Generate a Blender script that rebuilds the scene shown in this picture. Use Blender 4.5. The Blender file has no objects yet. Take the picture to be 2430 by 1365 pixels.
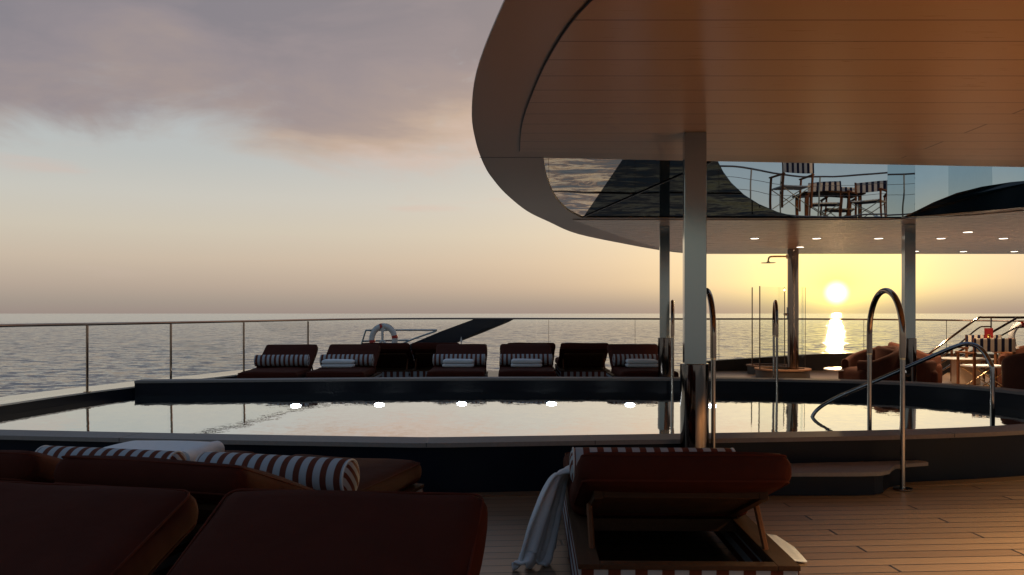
import bpy, bmesh, math, random
from mathutils import Vector, Matrix
from mathutils.geometry import tessellate_polygon
random.seed(7)
R = math.radians
S = bpy.context.scene
C = S.collection
F = 1944.0           # focal length of the photograph in its own pixels
H = 1.35             # eye height above the deck
ROOF = 2.70          # ceiling height
SUN_AZ, SUN_EL = math.atan2(1985-1215, 1944), R(1.35)

def at(px, py, Y):   # a measured point of the photograph at the depth Y
    return Vector(((px-1215)/F*Y, Y, H-(py-744)/F*Y))

# ------------------------------------------------------------------ materials
def lin(r, g, b):
    f = lambda c: (c/255/12.92) if c/255 <= .04045 else ((c/255+.055)/1.055)**2.4
    return (f(r), f(g), f(b))

class NT:
    def __init__(s, tree): s.t = tree; s.n = tree.nodes; s.l = tree.links
    def node(s, typ, **kw):
        n = s.n.new(typ)
        for k, v in kw.items(): setattr(n, k, v)
        return n
    def put(s, sock, v):
        if hasattr(v, 'is_output'): s.l.new(v, sock)
        elif v is not None:
            if hasattr(sock, 'default_value'):
                if isinstance(v, (tuple, list)) and len(v) == 3 and len(sock.default_value) == 4: v = (*v, 1)
                sock.default_value = v
    def m(s, op, a, b=None, c=None, clamp=False):
        n = s.node('ShaderNodeMath', operation=op, use_clamp=clamp)
        for i, v in enumerate((a, b, c)): s.put(n.inputs[i], v)
        return n.outputs[0]
    def v(s, op, a, b=None, scale=None):
        n = s.node('ShaderNodeVectorMath', operation=op)
        s.put(n.inputs[0], a); s.put(n.inputs[1], b)
        if scale is not None: s.put(n.inputs['Scale'], scale)
        return n.outputs['Value'] if op in ('DOT_PRODUCT', 'LENGTH') else n.outputs[0]
    def mix(s, f, a, b, blend='MIX'):
        n = s.node('ShaderNodeMix', data_type='RGBA', blend_type=blend)
        s.put(n.inputs[0], f); s.put(n.inputs[6], a); s.put(n.inputs[7], b)
        return n.outputs[2]
    def ramp(s, f, stops, interp='LINEAR'):
        n = s.node('ShaderNodeValToRGB'); cr = n.color_ramp; cr.interpolation = interp
        while len(cr.elements) < len(stops): cr.elements.new(.5)
        for e, (p, c) in zip(cr.elements, stops): e.position = p; e.color = (*c, 1)
        s.put(n.inputs[0], f); return n.outputs[0]
    def smooth(s, x, lo, hi):
        n = s.node('ShaderNodeMapRange', interpolation_type='SMOOTHSTEP')
        s.put(n.inputs[0], x)
        for i, q in zip((1, 2, 3, 4), (lo, hi, 0., 1.)): s.put(n.inputs[i], q)
        return n.outputs[0]
    def noise(s, vec, scale, detail=3, rough=.5, col=False, dist=0.):
        n = s.node('ShaderNodeTexNoise')
        s.put(n.inputs['Vector'], vec); n.inputs['Scale'].default_value = scale
        n.inputs['Detail'].default_value = detail; n.inputs['Roughness'].default_value = rough
        n.inputs['Distortion'].default_value = dist
        return n.outputs['Color'] if col else n.outputs['Fac']
    def xyz(s, vec):
        n = s.node('ShaderNodeSeparateXYZ'); s.put(n.inputs[0], vec); return n.outputs
    def comb(s, x, y, z):
        n = s.node('ShaderNodeCombineXYZ')
        for i, q in enumerate((x, y, z)): s.put(n.inputs[i], q)
        return n.outputs[0]
    def obj(s): return s.node('ShaderNodeTexCoord').outputs['Object']
    def pos(s): return s.node('ShaderNodeNewGeometry').outputs['Position']
    def bump(s, h, strength=.3, dist=.01):
        n = s.node('ShaderNodeBump'); n.inputs['Strength'].default_value = strength
        n.inputs['Distance'].default_value = dist; s.put(n.inputs['Height'], h); return n.outputs[0]

def mat(name):
    m = bpy.data.materials.new(name); m.use_nodes = True
    t = NT(m.node_tree); p = m.node_tree.nodes['Principled BSDF']
    return m, t, p
def setp(t, p, **kw):
    names = dict(col='Base Color', rough='Roughness', metal='Metallic', spec='Specular IOR Level', nor='Normal', ior='IOR', sheen='Sheen Weight', coat='Coat Weight', emc='Emission Color', ems='Emission Strength', coatr='Coat Roughness')
    for k, v in kw.items(): t.put(p.inputs[names[k]], v)

def simple(name, col, rough=.5, metal=0., var=.12, scale=30, bump=0., bscale=200, spec=.5, coat=0., rvar=.1):
    m, t, p = mat(name)
    n = t.noise(t.obj(), scale, 4)
    c = t.mix(t.m('MULTIPLY', n, 1.0), tuple(q*(1-var) for q in col), tuple(min(1, q*(1+var)) for q in col))
    setp(t, p, col=c, rough=t.m('ADD', rough-rvar/2, t.m('MULTIPLY', n, rvar), clamp=True), metal=metal, spec=spec, coat=coat)
    if bump: setp(t, p, nor=t.bump(t.noise(t.obj(), bscale, 3), bump, .002))
    return m

def fabric(name, col, scale=1150, sheen=.0, spec=.06):
    m, t, p = mat(name); o = t.obj(); x, y, z = t.xyz(o)
    w = t.m('MULTIPLY', t.m('SINE', t.m('MULTIPLY', t.m('ADD', x, t.m('MULTIPLY', z, .7)), scale)), t.m('SINE', t.m('MULTIPLY', t.m('ADD', y, t.m('MULTIPLY', z, .7)), scale)))
    n = t.noise(o, 9, 4)
    c = t.mix(n, tuple(q*.8 for q in col), tuple(q*1.2 for q in col))
    c = t.mix(t.m('MULTIPLY', t.m('ADD', w, 1), .12), c, tuple(q*.4 for q in col))
    hgt = t.m('ADD', t.m('MULTIPLY', w, .3), t.m('MULTIPLY', t.noise(o, 5, 3), 14))
    setp(t, p, col=c, rough=.85, spec=spec, sheen=sheen, nor=t.bump(hgt, .3, .003))
    return m

def stripes(name, a, b, axis, period, phase=0., duty=.5, tilt=None, sheen=.1):
    m, t, p = mat(name); o = t.obj(); q = t.xyz(o)
    k = t.v('DOT_PRODUCT', o, tilt) if tilt else q[axis]
    f = t.m('FRACT', t.m('ADD', t.m('DIVIDE', k, period), 100+phase))
    s = t.m('MULTIPLY', t.smooth(f, .0, .03), t.m('SUBTRACT', 1, t.smooth(f, duty-.03, duty)))
    n = t.noise(o, 14, 4)
    c = t.mix(t.m('MULTIPLY', n, .35), t.mix(s, b, a), tuple(.6*(u+v)/2 for u, v in zip(a, b)))
    c = t.mix(.78, c, t.mix(s, b, a))
    setp(t, p, col=c, rough=.85, spec=.1, nor=t.bump(t.m('ADD', t.noise(o, 260, 2), t.m('MULTIPLY', t.noise(o, 12, 2), 4)), .25, .003))
    return m

M = {}
RUST = (.058, .0135, .0075)
STR_R, STR_W = (.115, .029, .015), (.36, .37, .38)
M['cushion'] = fabric('terracotta_fabric', RUST)
M['armchair'] = fabric('rust_velvet', (.085, .029, .016), 900, .0, .15)
M['stripe_x'] = stripes('striped_bolster_fabric', STR_R, STR_W, 0, .076)
M['stripe_cap'] = stripes('striped_bolster_end_fabric', STR_R, STR_W, 0, .05, tilt=(0, .75, .66))
M['skirt_x'] = stripes('striped_skirt_end_fabric', STR_R, STR_W, 0, .112)
M['skirt_z'] = stripes('striped_skirt_side_fabric', STR_R, STR_W, 2, .085, phase=.62)
M['navy_x'] = stripes('navy_striped_canvas', (.012, .014, .04), (.62, .52, .42), 0, .118, phase=.12, duty=.5)
M['navy_u'] = stripes('navy_striped_canvas_upper', (.012, .014, .04), (.55, .50, .46), 0, .118, phase=.1, duty=.5)
M['towel'] = simple('terry_cloth', (.66, .66, .66), .95, var=.10, bump=1., bscale=260, spec=.1)
M['piping'] = simple('cream_piping', (.55, .53, .5), .8)
M['steel'] = simple('satin_steel', (.35, .38, .365), .15, .97, var=.03, scale=3, rvar=.04)
M['legsteel'] = simple('brushed_dark_steel', (.36, .33, .30), .22, 1., var=.03, scale=3, rvar=.04)
M['railsteel'] = simple('dark_chrome', (.30, .30, .31), .10, 1., var=.03, scale=3, rvar=.04)
M['chrome'] = simple('polished_steel', (.215, .185, .165), .05, 1., var=.02, scale=4, rvar=.03)
M['bronze'] = simple('dark_polished_metal', (.30, .22, .17), .09, 1., var=.05, scale=6, rvar=.05)
M['satin'] = simple('satin_trim', (.6, .6, .58), .25, 1.)
M['brass'] = simple('brushed_brass', (.70, .52, .30), .25, 1., var=.05)
M['navytile'] = None
M['darkpaint'] = simple('navy_gloss_paint', (.008, .014, .028), .25, var=.2, scale=2)
M['black'] = simple('black_paint', (.006, .006, .008), .35)
M['brownpaint'] = simple('brown_grey_paint', (.05, .036, .026), .5)
M['rim'] = simple('taupe_paint', (.40, .29, .205), .35, var=.04, scale=1.5, bump=.1, bscale=60, rvar=.06)
M['white'] = simple('white_lacquer', (.78, .76, .72), .25, var=.03)
M['tan'] = simple('tan_stone_base', (.50, .36, .25), .6, var=.12, bump=.2, bscale=90)
M['buoywhite'] = simple('white_vinyl', (.62, .60, .57), .5)
M['buoyred'] = simple('red_vinyl', (.45, .03, .02), .5)
M['rope'] = simple('dark_rope', (.05, .05, .05), .9)
M['menu'] = simple('red_leather', (.25, .012, .008), .45, bump=.3, bscale=150)
M['gold'] = simple('gold_foil', (.75, .48, .16), .3, 1.)
M['slatwhite'] = stripes('white_woven_seat', (.40, .39, .37), (.78, .76, .73), 0, .03)
M['mirror'] = None

def m_teak(name, ca, cb, axis=0, rough=.62):
    m, t, p = mat(name); o = t.obj()
    s = [1.0, 1.0, 1.0]; s[axis] = .06
    g = t.noise(t.v('MULTIPLY', o, tuple(s)), 60, 6, .65)
    setp(t, p, col=t.mix(g, ca, cb), rough=rough, spec=.06, nor=t.bump(g, .2, .002))
    return m
M['teak_y'] = m_teak('dark_teak_lengthwise', (.035, .017, .009), (.10, .05, .027), 1)
M['teak_x'] = m_teak('dark_teak_crosswise', (.035, .017, .009), (.10, .05, .027), 0)
M['teak_z'] = m_teak('red_teak_upright', (.09, .032, .015), (.20, .082, .038), 2)

def m_tile():
    m, t, p = mat('navy_mosaic'); x, y, z = t.xyz(t.pos())
    n = t.noise(t.pos(), 3, 4)
    c = t.mix(n, (.0035, .0055, .011), (.008, .012, .022))
    setp(t, p, col=c, rough=t.m('ADD', .22, t.m('MULTIPLY', n, .2)), spec=.15)
    return m
M['navytile'] = m_tile()

def m_planks(name, width, rot, ca, cb, cs, seam, joint_step, joint_len, joint_off, rough, phase=0., spec=.5, varn=.5, bs=.35, joint_only=False):
    m, t, p = mat(name); x, y, z = t.xyz(t.pos())
    xr = t.m('ADD', t.m('MULTIPLY', x, math.cos(rot)), t.m('MULTIPLY', y, math.sin(rot)))
    yr = t.m('SUBTRACT', t.m('MULTIPLY', y, math.cos(rot)), t.m('MULTIPLY', x, math.sin(rot)))
    v = t.m('ADD', t.m('DIVIDE', yr, width), 1000.5+phase)
    row = t.m('FLOOR', v); fr = t.m('FRACT', v)
    d = t.m('MULTIPLY', t.m('SUBTRACT', .5, t.m('ABSOLUTE', t.m('SUBTRACT', fr, .5))), width)
    ls = t.m('SUBTRACT', 1, t.smooth(d, seam*.5, seam*.8))
    # butt joints: every third (or second) plank has one at the same station
    ju = t.m('ADD', t.m('DIVIDE', xr, joint_len), t.m('MULTIPLY', t.m('MODULO', row, float(joint_step)), 1/joint_step))
    ju = t.m('ADD', ju, 100+joint_off)
    jf = t.m('FRACT', ju); cell = t.m('FLOOR', ju)
    dj = t.m('MULTIPLY', t.m('SUBTRACT', .5, t.m('ABSOLUTE', t.m('SUBTRACT', jf, .5))), joint_len)
    lj = t.m('SUBTRACT', 1, t.smooth(dj, seam*.8, seam*1.1))
    line = t.m('MAXIMUM', ls, lj)
    wn = t.node('ShaderNodeTexWhiteNoise', noise_dimensions='2D'); t.put(wn.inputs['Vector'], t.comb(row, cell, 0.))
    g = t.noise(t.comb(t.m('MULTIPLY', xr, .35), t.m('MULTIPLY', yr, 9.), row), 7, 6, .62)
    big = t.noise(t.pos(), .9, 3)
    f = t.m('ADD', t.m('MULTIPLY', g, 1-varn), t.m('MULTIPLY', wn.outputs['Value'], varn*.6))
    f = t.m('ADD', f, t.m('MULTIPLY', t.m('SUBTRACT', big, .5), .35), clamp=True)
    c = t.mix(line, t.mix(f, ca, cb), cs)
    hgt = t.m('SUBTRACT', t.m('MULTIPLY', g, .12), line)
    setp(t, p, col=c, rough=t.m('ADD', rough, t.m('MULTIPLY', t.m('SUBTRACT', g, .5), .18)), spec=spec, nor=t.bump(hgt, bs, .003))
    return m
M['deck'] = m_planks('teak_decking', .12, R(3.6), (.14, .080, .045), (.32, .20, .115), (.008, .006, .005), .008, 3, 2.55, .10, .33, spec=.6)
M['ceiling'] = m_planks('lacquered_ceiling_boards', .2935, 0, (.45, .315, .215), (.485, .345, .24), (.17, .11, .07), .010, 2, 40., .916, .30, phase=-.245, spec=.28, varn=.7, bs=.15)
M['ceiling_far_lit'] = m_planks('lacquered_ceiling_boards_glitter_lit', .1465, 0, (.56, .37, .24), (.60, .41, .27), (.14, .085, .055), .008, 2, 40., .916, .28, phase=-.245, spec=.6, varn=.7, bs=.15)  # lighter board colour includes the light thrown up by sea glitter

def m_coping():
    m, t, p = mat('coping_stone'); o = t.pos()
    n = t.noise(o, 40, 5, .6); b = t.noise(o, 1.2, 3)
    c = t.mix(n, (.21, .185, .165), (.34, .305, .28)); c = t.mix(t.m('MULTIPLY', b, .4), c, (.2, .17, .15))
    setp(t, p, col=c, rough=.75, spec=.15, nor=t.bump(n, .15, .002)); return m
M['coping'] = m_coping()

def m_water():
    m, t, p = mat('pool_water_surface'); o = t.pos()
    sc = t.v('MULTIPLY', o, (1.0, 1.0, 1.0))
    a = t.noise(sc, 2.6, 2, .5, True); b = t.noise(sc, 11, 2, .5, True); c2 = t.noise(sc, 55, 2, .5, True)
    q = lambda c, s: t.v('SCALE', t.v('SUBTRACT', c, (.5, .5, .5)), scale=s)
    v = t.v('ADD', t.v('ADD', q(a, .010), q(b, .024)), q(c2, .022))
    v = t.v('MULTIPLY', v, (.6, 1, 0)); nn = t.v('NORMALIZE', t.v('ADD', v, (0, -.0225, 1)))
    setp(t, p, col=(.004, .014, .02), rough=.015, ior=1.33, spec=.5, nor=nn)
    gl = t.node('ShaderNodeBsdfGlossy'); gl.inputs['Roughness'].default_value = .012; gl.inputs[0].default_value = (.97, .96, .93, 1); t.put(gl.inputs['Normal'], nn)
    lw = t.node('ShaderNodeFresnel'); lw.inputs[0].default_value = 1.33
    mx = t.node('ShaderNodeMixShader'); t.put(mx.inputs[0], t.m('MULTIPLY', t.smooth(lw.outputs[0], .02, .40), .82))
    t.l.new(p.outputs[0], mx.inputs[1]); t.l.new(gl.outputs[0], mx.inputs[2]); t.l.new(mx.outputs[0], t.n['Material Output'].inputs[0])
    return m
M['water'] = m_water()

def m_sea():
    m, t, p = mat('sea_surface'); o = t.pos()
    q = lambda c, s: t.v('SCALE', t.v('SUBTRACT', c, (.5, .5, .5)), scale=s)
    a = t.noise(t.v('MULTIPLY', o, (.045, .075, 0)), 1, 3, .55, True)
    b = t.noise(t.v('MULTIPLY', o, (.20, .36, 0)), 1, 3, .55, True)
    c = t.noise(t.v('MULTIPLY', o, (.9, 1.5, 0)), 1, 3, .6, True)
    d = t.noise(t.v('MULTIPLY', o, (5.0, 7.5, 0)), 1, 2, .6, True)
    v = t.v('ADD', t.v('ADD', q(a, .18), q(b, .86)), t.v('ADD', q(c, .40), q(d, .10)))
    far = t.smooth(t.v('LENGTH', o), 150, 1700)          # long-range swell reads calmer
    v = t.v('SCALE', t.v('MULTIPLY', v, (1, 1, 0)), scale=t.m('SUBTRACT', 1, t.m('MULTIPLY', far, .72)))
    nn = t.v('NORMALIZE', t.v('ADD', v, (0, -.062, 1)))
    setp(t, p, col=(.15, .16, .165), metal=.0, rough=.07, ior=2.3, spec=.5, nor=nn)
    return m
M['sea'] = m_sea()

def m_glass():
    m, t, p = mat('clear_glass'); nt = t
    n = t.n; n.remove(p); out = n['Material Output']
    tr = t.node('ShaderNodeBsdfTransparent'); tr.inputs[0].default_value = (.95, .96, .955, 1)
    gl = t.node('ShaderNodeBsdfGlossy'); gl.inputs['Roughness'].default_value = .01; gl.inputs[0].default_value = (1, 1, 1, 1)
    lw = t.node('ShaderNodeFresnel'); lw.inputs[0].default_value = 1.25
    sm = t.m('MULTIPLY', t.noise(t.obj(), 2, 3), .4)
    mx = t.node('ShaderNodeMixShader'); t.put(mx.inputs[0], t.m('MULTIPLY', lw.outputs[0], t.m('ADD', .08, t.m('MULTIPLY', sm, .15))))
    t.l.new(tr.outputs[0], mx.inputs[1]); t.l.new(gl.outputs[0], mx.inputs[2]); t.l.new(mx.outputs[0], out.inputs[0])
    return m
M['glass'] = m_glass()

def m_mirror(name, col, wob=.004, rough=.0):
    m, t, p = mat(name); o = t.obj()
    c = t.noise(o, 1.6, 1, .5, True)
    v = t.v('SCALE', t.v('SUBTRACT', c, (.5, .5, .5)), scale=wob)
    g = t.node('ShaderNodeNewGeometry')
    gl = t.node('ShaderNodeBsdfGlossy'); gl.inputs['Roughness'].default_value = rough
    t.put(gl.inputs[0], t.mix(t.m('MULTIPLY', t.noise(o, 9, 3), .25), col, tuple(.8*q for q in col))); t.put(gl.inputs['Normal'], t.v('NORMALIZE', t.v('ADD', g.outputs['Normal'], v)))
    t.n.remove(p); t.l.new(gl.outputs[0], t.n['Material Output'].inputs[0])
    return m
M['mirror'] = m_mirror('wavy_mirror', (.76, .81, .83), .010)
M['mirror_sea'] = m_mirror('tilted_mirror', (.78, .70, .62), .008)
M['mirror_dark'] = m_mirror('dark_reflection_mirror', (.055, .066, .074), .004)  # dark colour stands in for a dark stretch of reflected sea

def m_lamp(name, col, s):
    m, t, p = mat(name); n = t.noise(t.obj(), 20, 1)
    setp(t, p, col=(.8, .8, .8), emc=t.mix(t.m('MULTIPLY', n, .1), col, (1, 1, 1)), ems=s); return m
M['lamp_warm'] = m_lamp('warm_lamp_lens', (1, .86, .66), 6)
M['lamp_pool'] = m_lamp('cool_pool_lamp_lens', (.78, .9, 1), 25)

# ------------------------------------------------------------------ mesh helpers
def new(): return bmesh.new()
def addbox(bm, x0, x1, y0, y1, z0, z1, M4=None, bev=0.):
    r = bmesh.ops.create_cube(bm, size=1)
    vs = r['verts']
    for v in vs: v.co = Vector((x0+(x1-x0)*(v.co.x+.5), y0+(y1-y0)*(v.co.y+.5), z0+(z1-z0)*(v.co.z+.5)))
    if bev:
        es = list({e for v in vs for e in v.link_edges})
        rr = bmesh.ops.bevel(bm, geom=es, offset=bev, segments=2, affect='EDGES', profile=.5)
        vs = list({v for f in rr['faces'] for v in f.verts} | {v for v in vs if v.is_valid})
    if M4 is not None:
        for v in vs: v.co = M4 @ v.co
    return vs
def spline(pts, n=8, closed=False):
    P = [Vector(p) for p in pts]; out = []; L = len(P)
    for i in range(L if closed else L-1):
        a, b, c, d = (P[(i-1) % L], P[i], P[(i+1) % L], P[(i+2) % L]) if closed else (P[max(i-1, 0)], P[i], P[i+1], P[min(i+2, L-1)])
        for k in range(n):
            u = k/n
            out.append(.5*((2*b)+(-a+c)*u+(2*a-5*b+4*c-d)*u*u+(-a+3*b-3*c+d)*u**3))
    if not closed: out.append(P[-1])
    return out
def addtube(bm, pts, r, seg=10, cap=True, sx=1.):
    P = [Vector(p) for p in pts]; rings = []; up = None
    for i, p in enumerate(P):
        t = (P[min(i+1, len(P)-1)]-P[max(i-1, 0)]).normalized()
        if up is None:
            ref = Vector((0, 0, 1)) if abs(t.z) < .9 else Vector((0, 1, 0))
            up = (ref-ref.dot(t)*t).normalized()
        else: up = (up-up.dot(t)*t).normalized()
        s = t.cross(up); rr = r[i] if isinstance(r, (list, tuple)) else r
        rings.append([bm.verts.new(p+rr*(math.cos(2*math.pi*k/seg)*s*sx+math.sin(2*math.pi*k/seg)*up)) for k in range(seg)])
    for a, b in zip(rings, rings[1:]):
        for k in range(seg): bm.faces.new((a[k], a[(k+1) % seg], b[(k+1) % seg], b[k]))
    if cap: bm.faces.new(rings[0][::-1]); bm.faces.new(rings[-1])
def addlathe(bm, prof, seg=32, c=(0, 0, 0), cap=True):
    c = Vector(c); rings = []
    for r, z in prof: rings.append([bm.verts.new(c+Vector((r*math.cos(2*math.pi*k/seg), r*math.sin(2*math.pi*k/seg), z))) for k in range(seg)])
    for a, b in zip(rings, rings[1:]):
        for k in range(seg): bm.faces.new((a[k], a[(k+1) % seg], b[(k+1) % seg], b[k]))
    if cap: bm.faces.new(rings[0][::-1]); bm.faces.new(rings[-1])
def addpoly(bm, loops, z0, z1=None):
    """flat polygon with holes at z0, or a slab from z0 to z1"""
    pts = [p for l in loops for p in l]
    tris = tessellate_polygon([[Vector((p[0], p[1], 0)) for p in l] for l in loops])
    def layer(z, flip):
        vs = [bm.verts.new((p[0], p[1], z)) for p in pts]
        for t in tris:
            a, b, c = (vs[i] for i in t)
            n = (b.co-a.co).cross(c.co-a.co)
            if n.length < 1e-10: continue
            try: bm.faces.new((a, b, c) if (n.z > 0) != flip else (a, c, b))
            except ValueError: pass
        return vs
    if z1 is None: layer(z0, False); return
    lo, hi = layer(z0, True), layer(z1, False); i = 0
    for l in loops:
        n = len(l)
        for k in range(n):
            try: bm.faces.new((lo[i+k], lo[i+(k+1) % n], hi[i+(k+1) % n], hi[i+k]))
            except ValueError: pass
        i += n
def addslab(bm, pts, thick):
    """closed 3D outline (planar enough) given thickness along vector thick"""
    P = [Vector(p) for p in pts]; T = Vector(thick)
    nrm = Vector((0, 0, 0))
    for i in range(len(P)): nrm += P[i].cross(P[(i+1) % len(P)])
    tris = tessellate_polygon([P])
    a = [bm.verts.new(p) for p in P]; b = [bm.verts.new(p+T) for p in P]
    for t in tris:
        bm.faces.new([a[i] for i in t]); bm.faces.new([b[i] for i in reversed(t)])
    for k in range(len(P)): bm.faces.new((a[k], a[(k+1) % len(P)], b[(k+1) % len(P)], b[k]))
def addround(bm, x0, x1, y0, y1, z0, z1, r, n=10, puff=0., M4=None, lump=0., seed=0, both=False):
    """pillow-like rounded box"""
    cx, cy, cz = (x0+x1)/2, (y0+y1)/2, (z0+z1)/2; hx, hy, hz = (x1-x0)/2, (y1-y0)/2, (z1-z0)/2
    tmp = bmesh.new(); bmesh.ops.create_cube(tmp, size=2)
    bmesh.ops.subdivide_edges(tmp, edges=tmp.edges[:], cuts=n, use_grid_fill=True)
    rnd = random.Random(seed); ph = [rnd.random()*6 for _ in range(4)]
    mp = {}
    for v in tmp.verts:
        # concentrate samples towards the rim
        w = [math.copysign(abs(c)**.6 if abs(c) < 1 else 1, c) for c in v.co]
        p = Vector((w[0]*hx, w[1]*hy, w[2]*hz))
        q = Vector((max(-hx+r, min(hx-r, p.x)), max(-hy+r, min(hy-r, p.y)), max(-hz+r, min(hz-r, p.z))))
        d = p-q
        if d.length > 1e-9: p = q+d.normalized()*r if d.length > r*.999 or max(abs(w[0]), abs(w[1]), abs(w[2])) > .999 else p
        k = max(0, 1-(p.x/hx)**2)*max(0, 1-(p.y/hy)**2)
        s = 1 if p.z > 0 else (-1 if both else 0)
        p.z += s*puff*k**.6
        if lump: p.z += lump*math.sin(p.x*9+ph[0]+p.y*4)*math.sin(p.y*7+ph[1])*(1 if p.z > 0 else 0); p.x += lump*.6*math.sin(p.y*11+ph[2])
        p += Vector((cx, cy, cz))
        mp[v] = bm.verts.new(M4 @ p if M4 is not None else p)
    for f in tmp.faces: bm.faces.new([mp[v] for v in f.verts])
    tmp.free()

def solid(bm, th):
    bm.normal_update(); fs = bm.faces[:]; be = [e for e in bm.edges if len(e.link_faces) == 1]
    mp = {v: bm.verts.new(v.co-v.normal*th) for v in bm.verts[:]}
    for f in fs: bm.faces.new([mp[v] for v in reversed(f.verts)])
    for e in be: bm.faces.new((e.verts[0], e.verts[1], mp[e.verts[1]], mp[e.verts[0]]))
def link(name, bm, m, parent=None, smooth=True, angle=35, mats=None):
    bmesh.ops.recalc_face_normals(bm, faces=bm.faces)
    me = bpy.data.meshes.new(name); bm.to_mesh(me); bm.free()
    for q in (mats or [m]): me.materials.append(q)
    if smooth:
        for p in me.polygons: p.use_smooth = True
        if angle < 180: me.set_sharp_from_angle(angle=R(angle))
    o = bpy.data.objects.new(name, me); C.objects.link(o)
    if parent: o.parent = parent
    return o
def tag(o, label, cat, group=None):
    o['label'] = label; o['category'] = cat
    if group: o['group'] = group
    return o
def thing(name, label, cat, loc=(0, 0, 0), rz=0., group=None):
    o = bpy.data.objects.new(name, None); C.objects.link(o); o.empty_display_size = .1
    o.location = loc; o.rotation_euler = (0, 0, rz)
    return tag(o, label, cat, group)
def struct(o, kind='structure'): o['kind'] = kind; return o
def dup(root, loc, rz, label):
    r = root.copy(); C.objects.link(r); r.location = loc; r.rotation_euler = (0, 0, rz); r['label'] = label
    for ch in list(root.children):
        c = ch.copy(); C.objects.link(c); c.parent = r
        for g in list(ch.children):
            d = g.copy(); C.objects.link(d); d.parent = c
    return r

def offset(path, d, closed=False):
    out = []; n = len(path)
    for i, p in enumerate(path):
        a, b = (path[(i-1) % n], path[(i+1) % n]) if closed else (path[max(i-1, 0)], path[min(i+1, n-1)])
        t = Vector((b[0]-a[0], b[1]-a[1])).normalized()
        out.append((p[0]+t.y*d, p[1]-t.x*d))
    return out
def strip(bm, A, B, z0, z1):
    """solid band between two plan paths"""
    rows = []
    for a, b in zip(A, B): rows.append([bm.verts.new((a[0], a[1], z0)), bm.verts.new((b[0], b[1], z0)), bm.verts.new((b[0], b[1], z1)), bm.verts.new((a[0], a[1], z1))])
    for p, q in zip(rows, rows[1:]):
        for k in range(4): bm.faces.new((p[k], p[(k+1) % 4], q[(k+1) % 4], q[k]))
    bm.faces.new(rows[0]); bm.faces.new(rows[-1][::-1])

# ------------------------------------------------------------------ plan curves
pool_path = [(p.x, p.y) for p in spline([(-6.06, 7.04, 0), (-4.25, 6.81, 0), (-2.42, 6.57, 0), (-.95, 6.415, 0), (-.6, 6.395, 0), (-.25, 6.425, 0), (.6, 6.51, 0), (1.65, 6.62, 0), (3.26, 6.82, 0), (4.48, 7.17, 0), (5.5, 7.8, 0), (6.1, 8.7, 0), (6.28, 9.6, 0), (6.12, 10.5, 0), (5.75, 11.12, 0), (5.2, 11.55, 0), (4.4, 11.86, 0), (3.3, 12.06, 0), (2.4, 12.13, 0), (0, 12.2, 0), (-2.5, 12.03, 0), (-5.40, 11.71, 0)], 6)]
bul_path = [(-6.25, -6), (-6.25, 0), (-6.2, 4), (-6.08, 7.04), (-5.88, 9.41), (-5.65, 10.9), (-5.42, 11.73), (-5.12, 12.7), (-4.76, 13.8), (-4.1, 16.2)]
aft = [(-3.6, 17.6), (-2.9, 18.6), (-1.9, 19.1), (0, 19.3), (4, 19.5), (6.6, 19.7), (8.2, 19.75), (9.4, 19.45), (10.6, 18.7), (11.6, 17.3), (12.2, 15), (12.5, 10), (12.6, 5), (12.6, -6)]

# ------------------------------------------------------------------ sea
bm = new(); addpoly(bm, [[(-60000, -60000), (60000, -60000), (60000, 60000), (-60000, 60000)]], -11.0)
struct(link('sea', bm, M['sea'], smooth=False))

# ------------------------------------------------------------------ deck with the opening of the pool
outer = [(p.x, p.y) for p in spline([(x, y, 0) for x, y in bul_path+aft], 4)]
hole = offset(pool_path, .16); hole = [(-6.05, 7.2)]+hole[1:-1]+[(-5.42, 11.9)]
bm = new(); addpoly(bm, [outer, hole[::-1]], 0.0)
struct(link('deck', bm, M['deck'], smooth=False))
# hull side under the deck edge
bm = new(); strip(bm, offset(outer, .0), offset(outer, -.25), -11.2, -.004)
hull = link('hull', bm, M['darkpaint']); struct(hull)

# ------------------------------------------------------------------ pool
pool = thing('pool', 'navy tiled swimming pool with pale stone coping round its rim', 'pool')
bm = new(); strip(bm, pool_path, offset(pool_path, .30), .352, .385); cop = link('coping', bm, M['coping'], pool, angle=50)
bm = new(); strip(bm, offset(pool_path, .015), offset(pool_path, .27), -.9, .352); link('pool_wall', bm, M['navytile'], pool, angle=50)
bm = new(); addpoly(bm, [[(-6.2, 7.0)]+offset(pool_path, .02)[1:-1]+[(-5.5, 11.8)]], -.9); link('pool_floor', bm, M['navytile'], pool, smooth=False)
for i in range(10, len(pool_path)-4, 13):      # open joints between the coping stones
    bm = new()
    p, q = Vector((*pool_path[i], 0)), Vector((*offset(pool_path, .302)[i], 0)); d = (q-p).normalized(); n = Vector((-d.y, d.x, 0))*.0025
    addslab(bm, [p-n+Vector((0, 0, .3865)), p+n+Vector((0, 0, .3865)), q+n+Vector((0, 0, .3865)), q-n+Vector((0, 0, .3865))], (0, 0, -.03))
    link('joint', bm, M['black'], cop, smooth=False)
bm = new(); strip(bm, offset(pool_path, .272)[2:70], offset(pool_path, .40)[2:70], -.02, .006); link('margin_board', bm, m_teak('margin_teak', (.12, .07, .04), (.19, .115, .065), 0), pool)
bm = new()
addpoly(bm, [[(-6.1, 7.05)]+pool_path[1:-1]+[(-5.42, 11.71), (-5.66, 10.9), (-5.88, 9.41)]], .18)
struct(link('water', bm, M['water'], smooth=False))
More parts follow.
